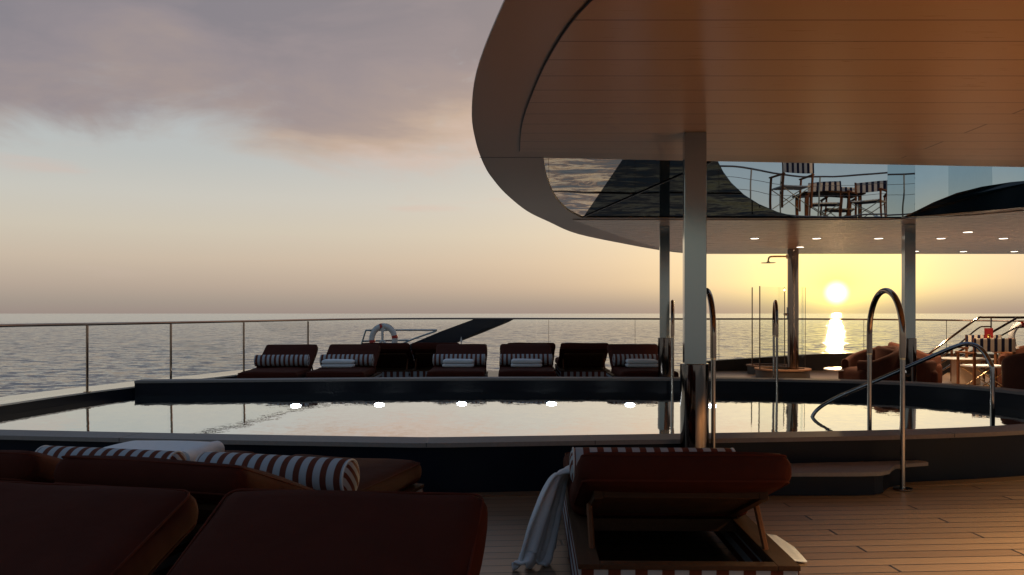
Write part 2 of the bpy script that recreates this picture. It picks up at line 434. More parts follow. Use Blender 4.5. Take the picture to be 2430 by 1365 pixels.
# entry step outside the near rim
st = thing('entry_step', 'low stone topped step against the near outside of the pool', 'step')
top = [(.5, 6.42), (.5, 6.06), (1.4, 6.02), (2.55, 6.03), (2.72, 6.05), (2.82, 6.12), (2.88, 6.22), (2.96, 6.32), (3.1, 6.40), (3.28, 6.455), (3.28, 6.50), (3.2, 6.56), (2.0, 6.42)]
bm = new(); addpoly(bm, [top], .15, .178); link('tread', bm, M['coping'], st, angle=22)
low = [(.53, 6.42), (.53, 6.09), (1.4, 6.05), (2.54, 6.06), (2.69, 6.08), (2.78, 6.14), (2.85, 6.25), (2.93, 6.35), (3.08, 6.44), (3.1, 6.5), (2.0, 6.42)]
bm = new(); addpoly(bm, [low], .004, .15); link('riser', bm, M['navytile'], st, angle=22)

# pool lamps at the water line, along the far side
lamp0 = None
for i, px in enumerate((702, 900, 1096, 1309, 1495, 1688)):
    py = (962, 959.5, 957, 957, 959.5, 962)[i]; Y = (H-.192)*F/(py-744); x = (px-1215)/F*Y
    order = ('first pool lamp from the open left end of the pool', 'second pool lamp, in front of the lifebuoy', 'third pool lamp, in front of the towelled lounger under the blue beam', 'fourth pool lamp, in front of the gap beside the raised lounger', 'fifth pool lamp, beside the slim far column', 'sixth pool lamp, half hidden beside the thick near column')[i]
    lab = 'glowing white '+order
    if lamp0 is None:
        lamp0 = thing('pool_light', lab, 'light', (x, Y, .182), 0, 'glowing lamps in the pool')
        bm = new(); addlathe(bm, [(.068, -.03), (.068, .003), (.064, .006)], 24); hs_ = link('housing', bm, M['steel'], lamp0)
        bm = new(); addlathe(bm, [(.064, .006), (.058, .015), (.036, .024), (.004, .027)], 24); link('lens', bm, M['lamp_pool'], hs_)
    else: dup(lamp0, (x, Y, .182), 0, lab)

# ------------------------------------------------------------------ bulwark and guard rail
bw = thing('bulwark', 'low dark bulwark with a wide pale cap along the open left side', 'bulwark')
BP = [(p.x, p.y) for p in spline([(x, y, 0) for x, y in bul_path], 5)]
bm = new(); strip(bm, BP, offset(BP, -.55), -.6, .285); link('bulwark_wall', bm, M['navytile'], bw, angle=40)
bm = new(); strip(bm, offset(BP, .012), offset(BP, -.62), .285, .306); link('cap', bm, simple('pale_bulwark_cap', (.72, .67, .58), .14, var=.05, scale=3, coat=.6, rvar=.05), bw, angle=40)
bs = thing('bulwark', 'dark curved bulwark rising behind the rust armchairs under the sun', 'bulwark')
SP = [(p.x, p.y, p.z) for p in spline([(4.0, 19.2, .16), (4.7, 19.2, .24), (6.0, 19.25, .32), (7.5, 19.35, .40), (8.8, 19.2, .42), (10.1, 18.55, .44), (11.2, 17.1, .46), (11.8, 14.9, .48), (12.1, 10, .5), (12.2, 5, .5)], 6)]
bm = new(); rows = []
o1 = offset([p[:2] for p in SP], -.25)
for p, q in zip(SP, o1): rows.append([bm.verts.new((p[0], p[1], .003)), bm.verts.new((p[0], p[1], p[2])), bm.verts.new((q[0], q[1], p[2])), bm.verts.new((q[0], q[1], .003))])
for a, b in zip(rows, rows[1:]):
    for k in range(4): bm.faces.new((a[k], a[(k+1) % 4], b[(k+1) % 4], b[k]))
bm.faces.new(rows[0]); bm.faces.new(rows[-1][::-1])
link('bulwark_wall', bm, simple('black_brown_paint', (.012, .008, .006), .4), bs, angle=50)

rail = thing('guard_rail', 'glass guard rail with slim handrail along the ship side and stern', 'railing')
RP = spline([(-6.2, 4.5, 1.2), (-6.09, 8.0, 1.203), (-6.02, 9.75, 1.205), (-5.68, 10.9, 1.206), (-5.22, 12.5, 1.208), (-4.72, 14.4, 1.212), (-4.16, 16.7, 1.218), (-3.35, 18.2, 1.224), (-2.3, 19.0, 1.228), (0, 19.25, 1.2285), (4, 19.45, 1.218), (6.6, 19.65, 1.217), (8.2, 19.6, 1.209), (9.4, 19.3, 1.2), (10.5, 18.6, 1.19), (11.45, 17.2, 1.18), (12.05, 14.9, 1.18), (12.35, 10, 1.18), (12.45, 5, 1.18)], 6)
bm = new(); addtube(bm, RP, .021, 10); link('handrail', bm, M['bronze'], rail)
for px, Y in ((207, 10.9), (405.5, 12.5), (578.5, 14.4), (731, 16.7)):
    q = at(px, 760, Y); bm = new(); addtube(bm, [(q.x, Y, .30), (q.x, Y, 1.19)], .017, 10); addlathe(bm, [(.045, .306), (.045, .314)], 16, (q.x, Y, 0)); link('post', bm, M['bronze'], rail)
joints = [(1302, 19.27), (1507, 19.3), (1706, 19.4), (2050, 19.58), (2246, 18.6), (2440, 17.4)]
gp = [p for p in RP if 0 < len(RP)]
def rail_at(px):
    best = min(RP, key=lambda p: abs((p.x/p.y)*F+1215-px) if p.y > 9 and p.x > -3 else 9e9); return best
stops = [(-5.68, 10.9), (-5.22, 12.5), (-4.72, 14.4), (-4.16, 16.7)]
def railseg(a, b):                          # stretch of the rail between two plan points
    ia = min(range(len(RP)), key=lambda i: (RP[i].x-a[0])**2+(RP[i].y-a[1])**2)
    ib = min(range(len(RP)), key=lambda i: (RP[i].x-b[0])**2+(RP[i].y-b[1])**2)
    return RP[ia:ib+1]
ends = [(-6.2, 4.5), (-6.02, 9.0)]+stops+[(-2.3, 19.0)]+[((px-1215)/F*Y, Y) for px, Y in joints]+[(12.45, 5)]
for a, b in zip(ends, ends[1:]):
    sg = railseg(a, b)
    if len(sg) < 2: continue
    bm = new(); lo = .31 if a[0] < -4.1 else .02
    d0 = (sg[1]-sg[0]).normalized()*.006; d1 = (sg[-1]-sg[-2]).normalized()*.006
    sg = [sg[0]+d0]+list(sg[1:-1])+[sg[-1]-d1]
    vs = [(bm.verts.new((p.x, p.y, lo)), bm.verts.new((p.x, p.y, p.z-.02))) for p in sg]
    for u, v in zip(vs, vs[1:]): bm.faces.new((u[0], v[0], v[1], u[1]))
    solid(bm, .012)
    link('glass_pane', bm, M['glass'], rail, angle=22)
for px, Y in joints:                        # dark joints between the frameless panes
    q = at(px, 760, Y); bm = new(); addbox(bm, q.x-.004, q.x+.004, Y-.008, Y+.008, .03, 1.2); link('pane_joint', bm, M['bronze'], rail)

# ------------------------------------------------------------------ canopy roof
roof = thing('canopy_roof', 'curved taupe canopy roof with boarded ceiling and mirrored oval opening', 'roof')
edge = [(p.x, p.y) for p in spline([(2.6, -4, 0), (1.6, -1.5, 0), (.75, .8, 0), (.2, 2.4, 0), (-.03, 3.53, 0), (-.2, 4.6, 0), (-.275, 5.6, 0), (-.285, 6.4, 0), (-.273, 7.0, 0), (-.248, 7.55, 0), (-.205, 8.1, 0), (-.071, 9.24, 0), (.194, 10.78, 0), (.518, 11.98, 0), (1.135, 13.96, 0), (2.30, 16.1, 0), (3.08, 17.38, 0), (3.7, 18.2, 0), (4.2, 18.5, 0), (5, 18.6, 0)], 5)]+[(7, 18.6), (14, 18.6), (14, -4)]
holer = [(p.x, p.y) for p in spline([(.274, 7.11, 0), (.31, 7.7, 0), (.366, 8.36, 0), (.5, 9.5, 0), (.72, 10.7, 0), (.985, 11.58, 0)], 5)]
holer += [(2, 11.6), (4, 11.62)]+[(p.x, p.y) for p in spline([(5.6, 11.62, 0), (6.02, 11.3, 0), (6.47, 10.35, 0), (6.8, 9.4, 0), (6.7, 8.6, 0), (6.0, 8.0, 0)], 5)]+[(4.73, 7.56), (1.81, 7.27)]
bm = new(); addpoly(bm, [edge, holer[::-1]], ROOF, ROOF+.012); link('roof_slab', bm, M['rim'], roof, angle=40)
HOFF = -.10
inner = offset(edge[:-3], .55); bm = new(); addpoly(bm, [inner+[(7, 18.0), (13.5, 18.0), (13.5, -3.5)], offset(holer, HOFF, True)[::-1]], ROOF+.03, ROOF+.28); link('roof_body', bm, M['rim'], roof, angle=40)
panel = [(p.x, p.y) for p in spline([(1.9, .2, 0), (1.15, 1.6, 0), (.62, 2.8, 0), (.338, 3.53, 0), (.2, 4.26, 0), (.11, 5.2, 0), (.07, 5.9, 0), (.065, 6.78, 0)], 5)]
near_panel = panel+[(1.7, 6.92), (4.56, 7.18), (9, 7.5), (13, 7.5), (13, -2), (3.2, -2)]
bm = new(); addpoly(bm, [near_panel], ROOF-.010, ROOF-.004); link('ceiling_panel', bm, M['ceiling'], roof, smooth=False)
bm = new(); strip(bm, offset(panel, -.007), offset(panel, .008), ROOF-.004, ROOF-.0025); link('shadow_gap', bm, M['black'], roof, smooth=False)
bm = new(); addtube(bm, [(x, y, ROOF-.007) for x, y in offset(panel, -.002)], .004, 8); link('edge_trim', bm, M['brownpaint'], roof)
fp = [(p.x, p.y) for p in spline([(.87, 11.75, 0), (1.5, 13.3, 0), (2.2, 15.0, 0), (3.05, 16.8, 0), (3.8, 18.0, 0), (4.4, 18.45, 0)], 4)]
far_panel = fp+[(13, 18.45), (13, 8.5), (7.4, 9.2), (7.1, 10.2)]+[(6.3, 11.2), (5.4, 11.72), (4, 11.78)]
bm = new(); addpoly(bm, [far_panel], ROOF-.010, ROOF-.004); link('ceiling_panel', bm, M['ceiling_far_lit'], roof, smooth=False)
bm = new(); addbox(bm, -.28, .27, 7.085, 7.092, ROOF-.0015, ROOF+.002); link('seam', bm, M['black'], roof, smooth=False)
# mirrored inner faces of the opening
bm = new()
wall = [(.985, 11.63), (5.72, 11.63), (6.04, 11.32), (6.49, 10.36), (6.82, 9.4), (6.72, 8.6)]
prev = None
for x, y in wall:
    a = (bm.verts.new((x, y, ROOF+.012)), bm.verts.new((x, y, 4.6)))  # unseen upper part raised to keep the sun off the upper deck chairs
    if prev: bm.faces.new((prev[0], a[0], a[1], prev[1]))
    prev = a
solid(bm, -.02)
link('mirror_wall', bm, M['mirror'], roof, smooth=False)
A0 = [(x, y, ROOF+.0145) for x, y in [(p.x, p.y) for p in spline([(.235, 7.05, 0), (.28, 7.7, 0), (.336, 8.36, 0), (.47, 9.5, 0), (.69, 10.7, 0), (.955, 11.6, 0)], 4)]]
def lev(px, py, z=ROOF+.0145): return at(px, py, (z-H)*F/(744-py))
bm = new()
B = [lev(*q) for q in ((1383, 517), (1430, 448), (1486, 366), (1694, 366), (1702, 383), (1716, 410), (1735, 436), (1765, 464), (1800, 486), (1845, 505), (1893, 517.2))]
addslab(bm, B, (0, 0, .012)); link('dark_sea_mirror', bm, M['mirror_dark'], roof, smooth=False)
bm = new(); addslab(bm, [Vector(q) for q in A0[:-1]]+[B[0], B[1], B[2], Vector((.6, 6.95, ROOF+.0145)), Vector((.27, 6.95, ROOF+.0145))], (0, 0, .012)); link('bright_mirror', bm, M['mirror_sea'], roof, smooth=False)
bm = new(); addtube(bm, [lev(1384, 516, ROOF+.008), lev(1690, 384, ROOF+.008)], .006, 6); link('mirror_seam', bm, M['black'], roof)
bm = new()
D = [at(2140, 516, 11.45), at(2175, 500, 11.1), at(2215, 480, 10.8), at(2270, 458, 10.4), at(2330, 443, 10.1), at(2400, 432, 9.8), at(2480, 425, 9.4), at(2500, 485, 9.4), at(2430, 491, 9.9), at(2330, 503, 10.5), at(2240, 513, 11.0)]
addslab(bm, D, (.02, .05, .0)); link('reflected_deck_edge', bm, simple('dark_teal_gloss', (.004, .014, .02), .12, var=.3, scale=2), roof, smooth=False)  # panel added in place of a deck edge's dark reflection
bm = new()
for a, b in zip(wall, wall[1:]): addtube(bm, [(a[0], a[1]-.012, ROOF+.012), (b[0], b[1]-.012, ROOF+.012)], .012, 6)
link('opening_trim', bm, M['black'], roof)

# upper sun deck above the near part of the roof: seen only in the mirror
UZ = 3.30
bm = new()
ud = [(p.x, p.y) for p in spline([(.6, 4.5, 0), (1.2, 6.0, 0), (2.2, 6.9, 0), (3.4, 7.2, 0), (4.6, 6.9, 0), (5.6, 6.1, 0), (6.8, 5.9, 0), (8.5, 6.9, 0), (10.5, 7.0, 0)], 5)]+[(10.5, 3.2), (.6, 3.2)]
addpoly(bm, [ud], UZ-.06, UZ); upd = tag(link('upper_deck', bm, M['darkpaint'], angle=40), 'dark edged upper sun deck reflected in the mirrored roof opening', 'upper deck')
ur = thing('upper_railing', 'wire railing round the upper sun deck, reflected in the mirror', 'railing')
up = [Vector((x, y, 0)) for x, y in offset(ud[:41], .0)]
for z, r in ((UZ+.10, .018), (UZ+.95, .02), (UZ+.52, .005), (UZ+.74, .005)):
    bm = new(); addtube(bm, [p+Vector((0, 0, z)) for p in up], r, 6); link('handrail' if r > .01 else 'wire', bm, M['bronze'], ur)
for i in range(1, 41, 4):
    bm = new(); addtube(bm, [up[i]+Vector((0, 0, UZ-.5)), up[i]+Vector((0, 0, UZ+.95))], .016, 8); link('post', bm, M['chrome'], ur)

# ------------------------------------------------------------------ ceiling lights
cl0 = None
CL = [(1791, 566, 'leftmost lit downlight of the long row, left of the shower column'), (1938, 566, 'lit downlight of the long row, right of the shower column'), (2085, 566, 'lit downlight of the long row, left of the slim right column'), (2233, 566, 'lit downlight of the long row, just right of the slim right column'), (2381, 566, 'rightmost lit downlight of the long row in the far ceiling'), (2297, 551, 'lit downlight set nearer than the long row, close to the mirror'), (1899, 586.5, 'small lit downlight touching the top of the shower column'), (2286, 597, 'lit downlight by the outer ceiling edge, left of its neighbour'), (2407, 597, 'lit downlight by the outer ceiling edge at the far right'), (2172, 596.5, 'lit downlight peeping out behind the slim right column')]
for px, py, lab in CL:
    Y = (ROOF-.012-H)*F/(744-py); x = (px-1215)/F*Y
    lab = 'round '+lab
    if cl0 is None:
        cl0 = thing('ceiling_light', lab, 'light', (x, Y, ROOF-.0105), 0, 'downlights in the far ceiling')
        bm = new(); addlathe(bm, [(.092, 0), (.092, -.004), (.075, -.006), (.073, .0)], 28, cap=False); bz_ = link('bezel', bm, M['steel'], cl0)
        bm = new(); addlathe(bm, [(.073, -.003), (.072, -.0045)], 28); link('lens', bm, M['lamp_warm'], bz_)
    else: dup(cl0, (x, Y, ROOF-.0105), 0, lab)

# ------------------------------------------------------------------ columns
def column(x, Y, side, rad, rz, label, shaft=True):
    t = thing('column', label, 'column', (x, Y, 0), rz, 'steel columns under the canopy')
    bm = new(); h = side/2; addbox(bm, -h, h, -h, h, .97, ROOF-.010, bev=.004); link('shaft', bm, M['steel'], t, angle=18)
    bm = new(); addlathe(bm, [(rad, .002), (rad, .03), (rad, .5), (rad, .966), (rad, .972), (rad-.004, .978), (h*.5, .98)], 64); link('sleeve', bm, M['chrome'], t, angle=25)
    return t
column(at(1648, 700, 6.12).x, 6.12, .160, .106, R(-7), 'thick near steel column with a polished sleeve, behind the lounger with the draped towel')
column(at(1577, 700, 12.62).x, 12.62, .150, .100, R(-8), 'slim far steel column beside the thick near column')
column(at(2156, 700, 12.35).x, 12.35, .155, .110, R(-8), 'slim far steel column among the rust armchairs')
t = thing('column', 'dark polished round column carrying the shower head', 'column', (at(1882, 700, 17.05).x, 17.05, 0), 0, 'steel columns under the canopy')
bm = new(); addlathe(bm, [(.112, .003), (.112, ROOF-.011)], 40); link('shaft', bm, M['bronze'], t)

# ------------------------------------------------------------------ shower
SX, SY = at(1882, 700, 17.05).x, 17.05
sh = thing('shower', 'overhead shower on a bent arm with its mixer below', 'shower', (SX, SY, 0))
bm = new(); addtube(bm, spline([(-.11, 0, 2.535), (-.40, 0, 2.535), (-.49, 0, 2.52), (-.515, 0, 2.46), (-.515, 0, 2.42)], 5), .018, 8); addbox(bm, -.135, -.10, -.04, .04, 2.49, 2.58); link('arm', bm, M['brass'], sh)
bm = new(); addlathe(bm, [(.03, 2.43), (.04, 2.415), (.15, 2.408), (.15, 2.398)], 28, (-.515, 0, 0)); link('shower_head', bm, M['brass'], sh)
bm = new(); addtube(bm, [(-.11, 0, 1.33), (-.19, 0, 1.33)], .025, 8); addbox(bm, -.125, -.105, -.03, .03, 1.22, 1.48); link('mixer', bm, M['chrome'], sh)
def tray(cx, cy, r, label, h):
    t = thing('shower_tray', label, 'shower tray', (cx, cy, 0))
    bm = new(); addlathe(bm, [(r-.03, .003), (r-.03, h-.03), (r-.2, h-.03), (r-.2, .003)], 48, cap=False); link('plinth', bm, M['brownpaint'], t)
    bm = new(); addlathe(bm, [(r, h-.03), (r, h), (r-.13, h), (r-.13, h-.03), (r, h-.03)], 48, cap=False); link('rim', bm, m_teak('tray_teak', (.2, .1, .06), (.33, .18, .1), 0), t)
    return t
tray(at(1857, 880, 17.2).x, 17.2, .575, 'round teak rimmed shower tray in front of the shower column', .20)
tray(at(1838, 880, 18.35).x-.1, 18.35, .52, 'second round shower tray half hidden behind the first', .20)
sc = thing('shower_screen', 'curved glass shower screen held by four slim dark posts', 'screen')
for px, Y, pt in ((1785, 17.9, 682), (1803, 16.85, 679), (1862, 17.9, 682)):
    q = at(px, pt, Y); bm = new(); addtube(bm, [(q.x, Y, .2), (q.x, Y, q.z)], .013, 8); link('post', bm, M['bronze'], sc)
q = at(1911, 682, 17.5); bm = new(); addtube(bm, [(q.x, q.y, .2), (q.x, q.y, q.z)], .006, 8); link('post', bm, M['bronze'], sc)
bm = new(); a = at(1803, 679, 16.85); b = at(1862, 682, 17.9)
pts = [a, Vector(((a.x+b.x)/2+.12, (a.y+b.y)/2-.25, a.z)), b]; pts = spline(pts, 6)
vs = [(bm.verts.new((p.x, p.y, .2)), bm.verts.new((p.x, p.y, 1.9))) for p in pts]
for u, v in zip(vs, vs[1:]): bm.faces.new((u[0], v[0], v[1], u[1]))
solid(bm, .01); link('glass_pane', bm, M['glass'], sc)
bm = new(); pts = [Vector((SX+.115+.2*math.sin(k/8*math.pi/2)*1.1, SY-.2+.65*k/8, 0)) for k in range(9)]
vs = [(bm.verts.new((p.x, p.y, .2)), bm.verts.new((p.x, p.y, 1.9))) for p in pts]
for u, v in zip(vs, vs[1:]): bm.faces.new((u[0], v[0], v[1], u[1]))
solid(bm, .01); link('glass_pane', bm, M['glass'], sc)

# ------------------------------------------------------------------ arched handrails and the sloping pool rail
def arch(x0, y0, x1, y1, z0, z1, label):
    t = thing('arched_handrail', label, 'handrail', (0, 0, 0), 0, 'arched handrails by the pool ladders')
    zj, zt = 1.01, 1.535; pts = []
    for k in range(25):
        a = math.pi*k/24; u = .5-.5*math.cos(a)
        pts.append((x0+(x1-x0)*u, y0+(y1-y0)*u, zj+.16+(zt-zj-.16)*math.sin(a)**.9))
    pts = [(x0, y0, zj)]+pts+[(x1, y1, zj)]
    bm = new(); addtube(bm, pts, .0235, 14); link('arch', bm, M['bronze'], t)
    for (x, y, z) in ((x0, y0, z0), (x1, y1, z1)):
        bm = new(); addtube(bm, [(x, y, z), (x, y, zj-.008)], .0185, 12); lg = link('leg', bm, M['legsteel'], t)
        bm = new(); addlathe(bm, [(.021, zj-.012), (.021, zj+.002)], 14, (x, y, 0)); link('collar', bm, M['brass'], lg)
        if z >= 0:
            bm = new(); addlathe(bm, [(.07, z+.001), (.07, z+.010), (.026, z+.014)], 20, (x, y, 0)); link('flange', bm, M['bronze'], lg)
arch(1.537, 6.255, 1.60, 7.0, .006, -.3, 'tall arched handrail rising behind the thick near column')
arch(2.985, 6.26, 3.055, 7.0, .006, -.3, 'tall arched handrail standing alone beside the pool step')
arch(2.50, 12.72, 2.335, 11.95, .0, -.3, 'arched handrail seen edge on between the two left columns')
arch(4.065, 12.72, 3.865, 11.95, .0, -.3, 'arched handrail seen edge on in front of the shower')
pr = thing('pool_handrail', 'sloping steel handrail climbing out of the pool water', 'handrail')
pts = spline([(3.30, 9.33, -.25), (3.37, 9.27, .08), (3.43, 9.24, .25), (3.62, 9.15, .405), (3.95, 8.83, .635), (4.3, 8.5, .88), (4.48, 8.32, 1.005), (4.58, 8.23, 1.045), (4.66, 8.15, 1.0), (4.71, 8.07, .86), (4.72, 8.05, .7), (4.72, 8.05, -.3)], 6)
bm = new(); addtube(bm, pts, .024, 14, sx=.85); link('rail_tube', bm, M['railsteel'], pr)

# ------------------------------------------------------------------ sun loungers
W2 = .46
M['cushpipe'] = fabric('terracotta_piping', tuple(1.5*q for q in RUST))
def rloop(x0, x1, y0, y1, r, z):
    out = []
    for cx, cy, a0 in ((x1-r, y1-r, 0), (x0+r, y1-r, 90), (x0+r, y0+r, 180), (x1-r, y0+r, 270)):
        for k in range(7): a = R(a0+15*k); out.append(Vector((cx+r*math.cos(a), cy+r*math.sin(a), z)))
    return out+[out[0]]
def back_m(th):
    """local frame of the tilted back: x across, y up along it, z towards its front"""
    c, s = math.cos(th), math.sin(th)
    return Matrix(((1, 0, 0, 0), (0, -c, s, .80), (0, s, c, .315), (0, 0, 0, 1)))
def lounger(name, th, label, loc, rz, seed):
    t = thing(name, label, 'sun lounger', loc, rz, 'sun loungers round the pool'); B = back_m(th)
    bm = new(); L = 1.98
    for s in (-1, 1): addbox(bm, s*(W2-.047)-.047, s*(W2-.047)+.047, 0, L, .283, .305, bev=.003); addbox(bm, s*(W2-.06)-.012, s*(W2-.06)+.012, .05, L-.05, .23, .283)
    addbox(bm, -W2+.094, W2-.094, 0, .06, .283, .3045, bev=.003); addbox(bm, -W2+.094, W2-.094, L-.06, L, .283, .3045, bev=.003)
    addbox(bm, -W2+.05, W2-.05, .78, .84, .24, .302)
    link('frame', bm, M['teak_y'], t, angle=22)
    for y in (.006, L-.018): bm = new(); addbox(bm, -W2+.005, W2-.005, y, y+.012, .03, .2815); link('skirt', bm, M['skirt_x'], t, smooth=False)
    for s in (-1, 1): bm = new(); addbox(bm, s*(W2-.011)-.006, s*(W2-.011)+.006, .019, L-.019, .03, .2815); link('skirt', bm, M['skirt_z'], t, smooth=False)
    for sx in (-1, 1):
        for y in (.12, L-.12):
            bm = new(); addbox(bm, sx*.38-.03, sx*.38+.03, y-.03, y+.03, 0.002, .244, bev=.003); link('leg', bm, M['teak_z'], t, angle=22)
    bm = new(); addround(bm, -W2+.005, W2-.005, .74, L+.03, .306, .445, .062, 11, .018, None, .006, seed); sc_ = link('seat_cushion', bm, M['cushion'], t, angle=180)
    bm = new(); addtube(bm, rloop(-W2+.022, W2-.022, .757, L+.013, .045, .430), .0045, 6, False); link('piping', bm, M['cushpipe'], sc_)
    bm = new()
    for s in (-1, 1): addbox(bm, s*.36-.02, s*.36+.02, .0, .66, -.01, .03, B, .003)
    addbox(bm, -.34, .34, .64, .66, -.004, .028, B, .003)
    for k in range(15): addbox(bm, -.34, .34, .02+k*.040, .046+k*.040, .004, .022, B)
    link('back_panel', bm, M['teak_x'], t, angle=22)
    bm = new(); addround(bm, -W2+.005, W2-.005, -.02, .83, .032, .172, .062, 11, .018, B, .006, seed+3, True); bc_ = link('back_cushion', bm, M['cushion'], t, angle=180)
    for zz in (.157, .047): bm = new(); addtube(bm, [B @ p for p in rloop(-W2+.022, W2-.022, -.003, .813, .045, zz)], .0045, 6, False); link('piping', bm, M['cushpipe'], bc_)
    for s in (-1, 1):
        a = B @ Vector((s*.385, .42, .0)); bm = new(); addtube(bm, [a, (s*.385, .22, .275)], .014, 6); link('strut', bm, M['teak_z'], t)
    return t
def bolster(th, root, label, lift=-.018):
    r = .095; zc = .45+lift+r; c, sn = math.cos(th), math.sin(th); off = .185+r
    s = (zc-.315-off*c)/sn; y = .80-s*c+off*sn
    m = Matrix.Translation(root.location) @ Matrix.Rotation(root.rotation_euler[2], 4, 'Z')
    p = m @ Vector((0, y, zc)); t = thing('bolster', label, 'bolster cushion', p, root.rotation_euler[2], 'striped bolsters on the sun loungers')
    if 'tmpl' in bolster.__dict__:
        bpy.data.objects.remove(t); return dup(bolster.tmpl, p, root.rotation_euler[2], label)
    w = .43; prof = [(r*.96, -w), (r, -w+.02), (r*1.005, -w*.5), (r*1.01, 0), (r*1.005, w*.5), (r, w-.02), (r*.96, w)]
    def lathe_x(bm, prof, cap):
        b = bmesh.new(); addlathe(b, prof, 36, cap=cap); mp = {v: bm.verts.new((v.co.z, v.co.x, v.co.y)) for v in b.verts}
        for f in b.faces: bm.faces.new([mp[v] for v in f.verts])
        b.free()
    bm = new(); lathe_x(bm, prof, False); link('cover', bm, M['stripe_x'], t, angle=60)
    for s in (-1, 1):
        bm = new(); lathe_x(bm, [(r*.955, s*w), (r*.8, s*(w+.012)), (r*.4, s*(w+.02)), (.004, s*(w+.021))], True); ec = link('end_cap', bm, M['stripe_cap'], t, angle=60)
        bm = new(); pts = [(s*w, r*.97*math.cos(k/18*math.pi), r*.97*math.sin(k/18*math.pi)) for k in range(36)]; addtube(bm, pts+[pts[0]], .0055, 6, False); link('piping', bm, M['piping'], ec)
    bolster.tmpl = t
    return t
def towel(root, y, label, w=.26, d=.13, h=.125, x=0., rz=0., z=.463, name='rolled_towel'):
    m = Matrix.Translation(root.location) @ Matrix.Rotation(root.rotation_euler[2], 4, 'Z'); p = m @ Vector((x, y, z))
    bm = new(); pts = []
    # a folded stack: loops of cloth seen from the end
    addround(bm, -w, w, -d, d, 0, h*.46, h*.22, 8, .0, None, .003, 1)
    addround(bm, -w+.004, w-.006, -d-.008, d, h*.45, h, h*.26, 8, .006, None, .004, 5)
    o = link(name, bm, M['towel'], None, angle=180); o.location = p; o.rotation_euler = (0, 0, root.rotation_euler[2]+rz)
    return tag(o, label, 'towel')

TH_N, TH_F = R(20.5), R(25)
near = [((.735, 3.40), -1.5, 'lounger with back to the viewer under the thick column, towel draped off its side'),
        ((-1.525, 3.25), -16, 'lounger with its back to the viewer, striped bolster end and seat showing beyond'),
        ((-2.52, 3.52), -13, 'lounger cut by the left frame edge, back raised towards the viewer'),
        ((-1.49, 2.96), 168.5, 'nearest left lounger facing the viewer, its bolster just showing at the bottom'),
        ((-.52, 2.86), 175, 'large nearest lounger facing the viewer, filling the bottom centre')]
N = []
for i, ((x, y), a, lab) in enumerate(near): N.append(lounger('sun_lounger', TH_N, 'terracotta '+lab, (x, y, 0), R(a), i*11))
bolster(TH_N, N[0], 'red and white striped bolster peeping over the back of the lounger under the column')
bolster(TH_N, N[1], 'red and white striped bolster with its round striped end fully showing', -.03)
bolster(TH_N, N[2], 'red and white striped bolster at the left frame edge, beside the folded towel lounger', -.05)
bolster(TH_N, N[3], 'red and white striped bolster at the bottom left corner')
bolster(TH_N, N[4], 'red and white striped bolster of the nearest central lounger')

far1 = [(615, 672, 12.55, 'leftmost terracotta lounger of the far row, no towel', 3), (785, 828, 12.68, 'second terracotta lounger of the far row, towel before its bolster, next to the lifebuoy', 1), (1092, 1092, 12.78, 'terracotta lounger with a towel right under the dark blue beam', 0), (1247, 1248, 12.8, 'terracotta lounger with a towel in the middle of the far row', 0), (1513, 1512, 12.75, 'terracotta lounger with a towel half hidden by the slim column', 0)]
FL = []
for i, (fx, bx, Y, lab, a) in enumerate(far1):
    x = (bx-1215)/F*(Y+1.3)
    L_ = dup_l = None
    if i == 0: f0 = lounger('sun_lounger', TH_F, lab, (x, Y+1.98, 0), R(180+a), 90); FL.append(f0)
    else: FL.append(dup(f0, (x, Y+1.98, 0), R(180+a), lab))
for L_, lab in zip(FL, ('leftmost striped bolster in the far row, with no towel before it', 'striped bolster behind the towel on the lounger beside the lifebuoy', 'striped bolster behind the towel under the dark blue beam', 'striped bolster behind the towel in the middle of the far row', 'striped bolster behind the towel next to the slim far column')):
    bolster(TH_F, L_, 'red and white '+lab, .022)
for L_, x, lab in zip(FL[1:], (.10, 0, 0, 0), ('white folded towel on the lounger beside the lifebuoy', 'white folded towel on the lounger under the dark blue beam', 'white folded towel on the middle lounger of the far row', 'white folded towel on the lounger by the slim column')):
    o = towel(L_, 1.16, lab, x=x); o['group'] = 'folded towels on the far loungers'
far2 = [(915, 15.0, 'terracotta lounger turned away below the lifebuoy, striped skirt showing'), (1034, 15.1, 'terracotta lounger turned away, half hidden behind the towelled lounger under the beam'), (1260, 15.1, 'terracotta lounger turned away, nearly hidden behind the middle towelled lounger'), (1387, 15.0, 'terracotta lounger turned away, standing clear with its slatted back open')]
for px, Y, lab in far2: dup(f0, ((px-1215)/F*(Y+.2), Y, 0), R(0), lab)
bolster(TH_F, C.objects[[o.name for o in C.objects if o.get('label') == far2[0][2]][0]], 'red and white striped bolster on the lounger turned away below the lifebuoy')

# folded towel on the second near lounger: a soft stack with a rounded fold
def folded_big():
    bm = new(); w, d = .29, .20
    n = 26; layers = 3; h = .034
    for k in range(layers):
        z = k*h; addround(bm, -w, w-.012*(k % 2), -d, d, z, z+h-.002, .0135, 9, .004, None, .0035, k*5)
    # wrapped fold at one end
    prof = []
    for k in range(13):
        a = -math.pi/2+math.pi*k/12; prof.append((math.cos(a)*.05, .0515+math.sin(a)*.054))
    for (p, q) in zip(prof, prof[1:]):
        pass
    rows = []
    for j in range(n+1):
        y = -d+2*d*j/n; rows.append([bm.verts.new((w-.02+px*1.0+.003*math.sin(y*30+pz*20), y, pz+.004*math.sin(y*17))) for px, pz in prof])
    for a, b in zip(rows, rows[1:]):
        for k in range(12): bm.faces.new((a[k], a[k+1], b[k+1], b[k]))
    bm.faces.new([r for r in rows[0]]); bm.faces.new([r for r in rows[-1]][::-1])
    return bm
